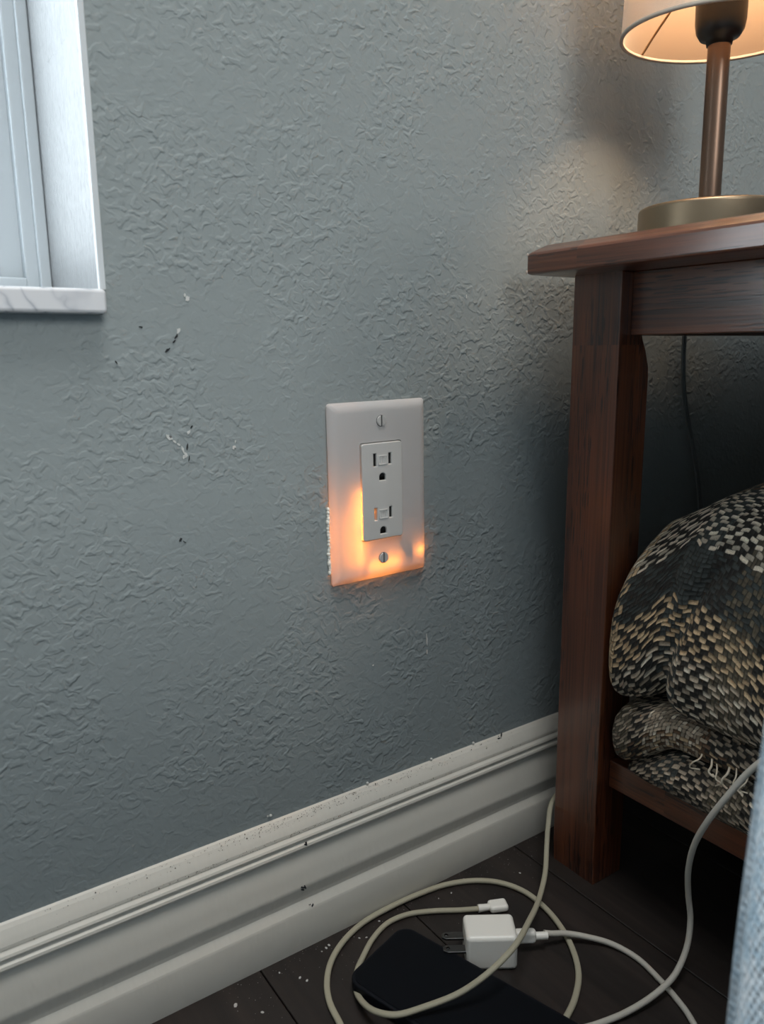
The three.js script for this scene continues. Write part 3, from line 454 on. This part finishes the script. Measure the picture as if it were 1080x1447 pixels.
// ------------------------------------------------------------------ pale blue throw at the right edge, unseen bed shading the lower wall
{
  const kb = texture(512, 512, (i, j) => { const u = i / 512 * 24, v = j / 512 * 30, a = (Math.floor(v) & 1) * 0.5, du = (u + a) % 1, dv = v % 1; return Math.sqrt(clamp(1 - (2 * du - 1) ** 2)) * (0.55 + 0.45 * Math.sin(Math.PI * dv)) * (0.75 + 0.5 * vnoise(u * 2, v * 2, 3)) * 0.85; }, { repeat: [10, 10] });
  const kc = texture(512, 512, (i, j) => { const n = fbm(i / 17, j / 14, 8, 3), k = fbm(i / 90, j / 90, 4, 2); return toS(mixc([0.48, 0.62, 0.72], [0.92, 0.95, 0.97], clamp(1.6 * (n - 0.3) + 0.5 * (k - 0.4)))); }, { srgb: true, repeat: [10, 10] });
  M.bedding = std([0.24, 0.28, 0.32], 0.95);
  M.knit = std([1, 1, 1], 0.95, { map: kc, bumpMap: kb, bumpScale: 0.002, sheen: 0.3 });
  const X0 = 0.2035, X1 = 1.6, Z0 = 0.327, Z1 = 0.8, pos = [], uv = [], idx = [], N = 200, K = 44, cx = (X0 + X1) / 2, cz = (Z0 + Z1) / 2;
  const per = rrect(X1 - X0, Z1 - Z0, 0.018, 12), P = []; { let L = 0; const C = new THREE.CatmullRomCurve3(per.map(([a, b]) => V(a, 0, -b)), true, 'centripetal'); for (let k = 0; k < N * 4; k++) P.push(C.getPointAt(k / (N * 4))); }
  const n = P.length, rows = [];
  for (let k = 0; k <= K; k++) { const y = k / K * 0.6, f = y > 0.56 ? 1 - Math.sqrt(Math.max(0, 1 - ((y - 0.56) / 0.04) ** 2)) : 0, top = y / 0.6; rows.push([y, 0.03 * f + 0.004 * sstep(0.2, 0.45, y), 1 - top]); }
  for (const [y, ins, fl] of rows) P.forEach((p, i) => {
    const s = i / n * 5.7, wv = (0.010 * Math.sin(s * 31) + 0.006 * Math.sin(s * 57 + 1)) * fl * 0.35, d = V(p.x, 0, p.z).normalize(), k = -ins + wv;
    const sx = Math.sign(p.x) * (Math.abs(p.x) > (X1 - X0) / 2 - 0.035 ? 1 : 0), sz = Math.sign(p.z) * (Math.abs(p.z) > (Z1 - Z0) / 2 - 0.035 ? 1 : 0);
    pos.push(p.x + sx * k, y, p.z + sz * k); uv.push(s, y);
  });
  for (let k = 0; k < K; k++) for (let i = 0; i < n; i++) { const a = k * n + i, b = k * n + (i + 1) % n, c = a + n, d = b + n; idx.push(a, b, d, a, d, c); }
  const o = pos.length / 3; pos.push(0, 0.602, 0); uv.push(0, 0); for (let i = 0; i < n; i++) idx.push(K * n + i, K * n + (i + 1) % n, o);
  const g = new THREE.BufferGeometry(); g.setAttribute('position', new THREE.Float32BufferAttribute(pos, 3)); g.setAttribute('uv', new THREE.Float32BufferAttribute(uv, 2)); g.setIndex(idx); g.computeVertexNormals();
  const bed = thing('bed', 'bunched pale blue knitted throw over an unseen bed that shades the lower wall, at the right edge nearest the camera', 'bed', [cx, 0.001, cz]);
  mesh('throw', g, M.knit, bed);  // only its edge is in view; unseen bulk kept tall to darken the wall
  const mt = new RoundedBoxGeometry(2.6, 0.5, 1.75, 4, 0.05); mt.translate(0.5 - cx, 0.251, 1.395 - cz); mesh('unseen_mattress', mt, M.bedding, bed);  // out of view behind the camera, placed to shade lower wall and baseboard
}

// ------------------------------------------------------------------ marks, chips and dirt
{
  const R = rng(77);
  const fleck = (r, stretch, turn, th = 0.0004) => { const s = new THREE.Shape(), n = 9; for (let k = 0; k < n; k++) { const a = k / n * 2 * Math.PI, q = r * (0.55 + 0.7 * R()); const x = q * Math.cos(a) * stretch, y = q * Math.sin(a), c = Math.cos(turn), d = Math.sin(turn); k ? s.lineTo(x * c - y * d, x * d + y * c) : s.moveTo(x * c - y * d, x * d + y * c); } return new THREE.ExtrudeGeometry(s, { depth: th, bevelEnabled: false }); };
  const onWall = (x, y, r, st, turn, mat) => { const m = mesh('paint_chip', fleck(r * 0.85, st, turn), mat, wall); m.position.set(x, y, 0.0001); };
  const W = M.chipWhite, D = M.chipDark;
  for (const a of [[0.172, 0.4452, 0.0016, 1.3, 0.5, W], [0.1706, 0.4468, 0.0009, 1.5, 1.2, W], [0.1655, 0.4268, 0.0012, 2.2, 1.0, W], [0.1640, 0.4238, 0.0007, 3.2, 0.9, D], [0.1625, 0.4210, 0.0006, 3, 0.8, D], [0.1583, 0.4162, 0.0009, 2.4, 0.75, D], [0.1560, 0.3668, 0.0018, 1.5, 2.4, W], [0.1567, 0.3672, 0.0008, 1.6, 2.4, D], [0.1592, 0.3640, 0.0009, 2.0, 2.5, W], [0.1613, 0.3622, 0.0007, 2.4, 2.5, W], [0.1637, 0.3592, 0.0009, 3.2, 1.9, W], [0.1652, 0.3560, 0.0014, 2.0, 1.8, W], [0.1640, 0.3548, 0.0010, 1.6, 1.7, W], [0.1664, 0.3600, 0.0006, 4.5, 1.4, D], [0.1672, 0.3535, 0.0005, 4.0, 1.35, D], [0.1678, 0.3690, 0.0008, 2.2, 0.8, W], [0.1698, 0.3718, 0.0005, 3.2, 1.0, D], [0.1961, 0.3580, 0.0013, 1.2, 0.3, W], [0.1966, 0.3572, 0.0005, 1.2, 0.3, D], [0.1970, 0.3612, 0.0004, 3, 1.2, W], [0.1588, 0.3052, 0.0009, 1.8, 1.0, D], [0.1612, 0.3036, 0.0004, 4.0, 2.5, D], [0.1290, 0.4100, 0.0007, 1.8, 2.0, D], [0.1440, 0.4290, 0.0005, 3.5, 2.9, D], [0.3448, 0.2000, 0.0008, 7.0, 1.58, W], [0.3450, 0.1905, 0.0006, 4.0, 1.5, W], [0.3802, 0.4512, 0.0005, 4, 1.6, W], [0.2957, 0.1917, 0.0006, 1.4, 0.4, W], [0.2076, 0.1035, 0.0009, 1.0, 0, W]]) onWall(...a);
  // dark crumbs and dust on the baseboard
  const crumb = (name, x, y, z, n, r, label) => { const gs = []; for (let k = 0; k < n; k++) { const g = new THREE.IcosahedronGeometry(r * (0.4 + 0.7 * R()), 0); g.scale(1 + 1.2 * R(), 0.6, 0.5); g.rotateZ(R() * 3); g.translate((R() - 0.5) * r * 4, (R() - 0.5) * r * 3, 0); gs.push(g); } const m = mesh(name, mergeGeometries(gs), M.chipDark); m.position.set(x, y, z); tag(m, label, 'debris'); };
  crumb('debris_crumb', 0.2262, 0.0475, 0.0129, 7, 0.0011, 'dark dead insect fragment on the middle moulding of the baseboard');
  crumb('debris_crumb', 0.2318, 0.0315, 0.0136, 6, 0.0009, 'small dark scrap on the lower step of the baseboard');
  crumb('debris_crumb', 0.2296, 0.0790, 0.0106, 4, 0.0009, 'tiny dark crumb on the upper bead of the baseboard');
  crumb('debris_crumb', 0.4200, 0.0985, 0.0030, 6, 0.0012, 'dark crumbs on top of the baseboard near the nightstand leg');
  const dust = [], lint = [];
  for (let k = 0; k < 900; k++) { const x = 0.235 + (R() + R() + R() - 1.5) * 0.16, f = R(), y = 0.0985 - f * f * 0.022, z = 0.0022 + f * 0.0062, r = 0.0002 + 0.0007 * R() * R() * R(); const g = new THREE.TetrahedronGeometry(r); g.rotateY(R() * 3); g.translate(x, y < 0.0875 ? 0.0868 + R() * 0.002 : y, z); dust.push(g); }
  for (const [x, z, s] of [[0.1643, 0.0316, 3], [0.1761, 0.0467, 2], [0.2095, 0.0356, 2], [0.2122, 0.0405, 2], [0.2407, 0.0214, 2], [0.2377, 0.0226, 2], [0.2621, 0.0282, 1.5], [0.2667, 0.0306, 1.5], [0.2835, 0.0223, 1.5], [0.3468, 0.0293, 1.5], [0.3652, 0.0225, 1.5], [0.407, 0.043, 1.5], [0.3347, 0.0286, 1.2], [0.2335, 0.0237, 1.2], [0.2001, 0.0237, 1.4]]) { const g = new THREE.IcosahedronGeometry(0.0005 * s, 0); g.scale(1.3, 0.5, 0.9); g.rotateY(R() * 3); g.translate(x, 0.0003, z); lint.push(g); }
  for (let k = 0; k < 260; k++) { const x = 0.16 + R() * 0.3, z = 0.0155 + R() * R() * 0.05, r = 0.00012 + 0.0003 * R() * R(); const g = new THREE.TetrahedronGeometry(r); g.rotateY(R() * 3); g.translate(x, 0.0001, z); lint.push(g); }
  const d1 = mesh('baseboard_dust', mergeGeometries(dust), std([0.14, 0.11, 0.085], 1)); d1.userData = { kind: 'stuff', label: 'fine brown dust on the top ledge of the baseboard', category: 'dust' };
  const d2 = mesh('floor_lint', mergeGeometries(lint), std([0.5, 0.48, 0.45], 1)); d2.userData = { kind: 'stuff', label: 'pale lint specks on the dark floor by the baseboard', category: 'lint' };
  const bead = (x, y) => { const g = new THREE.SphereGeometry(0.0011, 10, 8); const m = mesh('paint_bead', g, M.chipWhite, wall); m.position.set(x, y, 0.0008); };
  bead(0.2095, 0.1035); bead(0.2890, 0.1005); bead(0.349, 0.1005); bead(0.3925, 0.1005);
}
renderer.render(scene, camera);
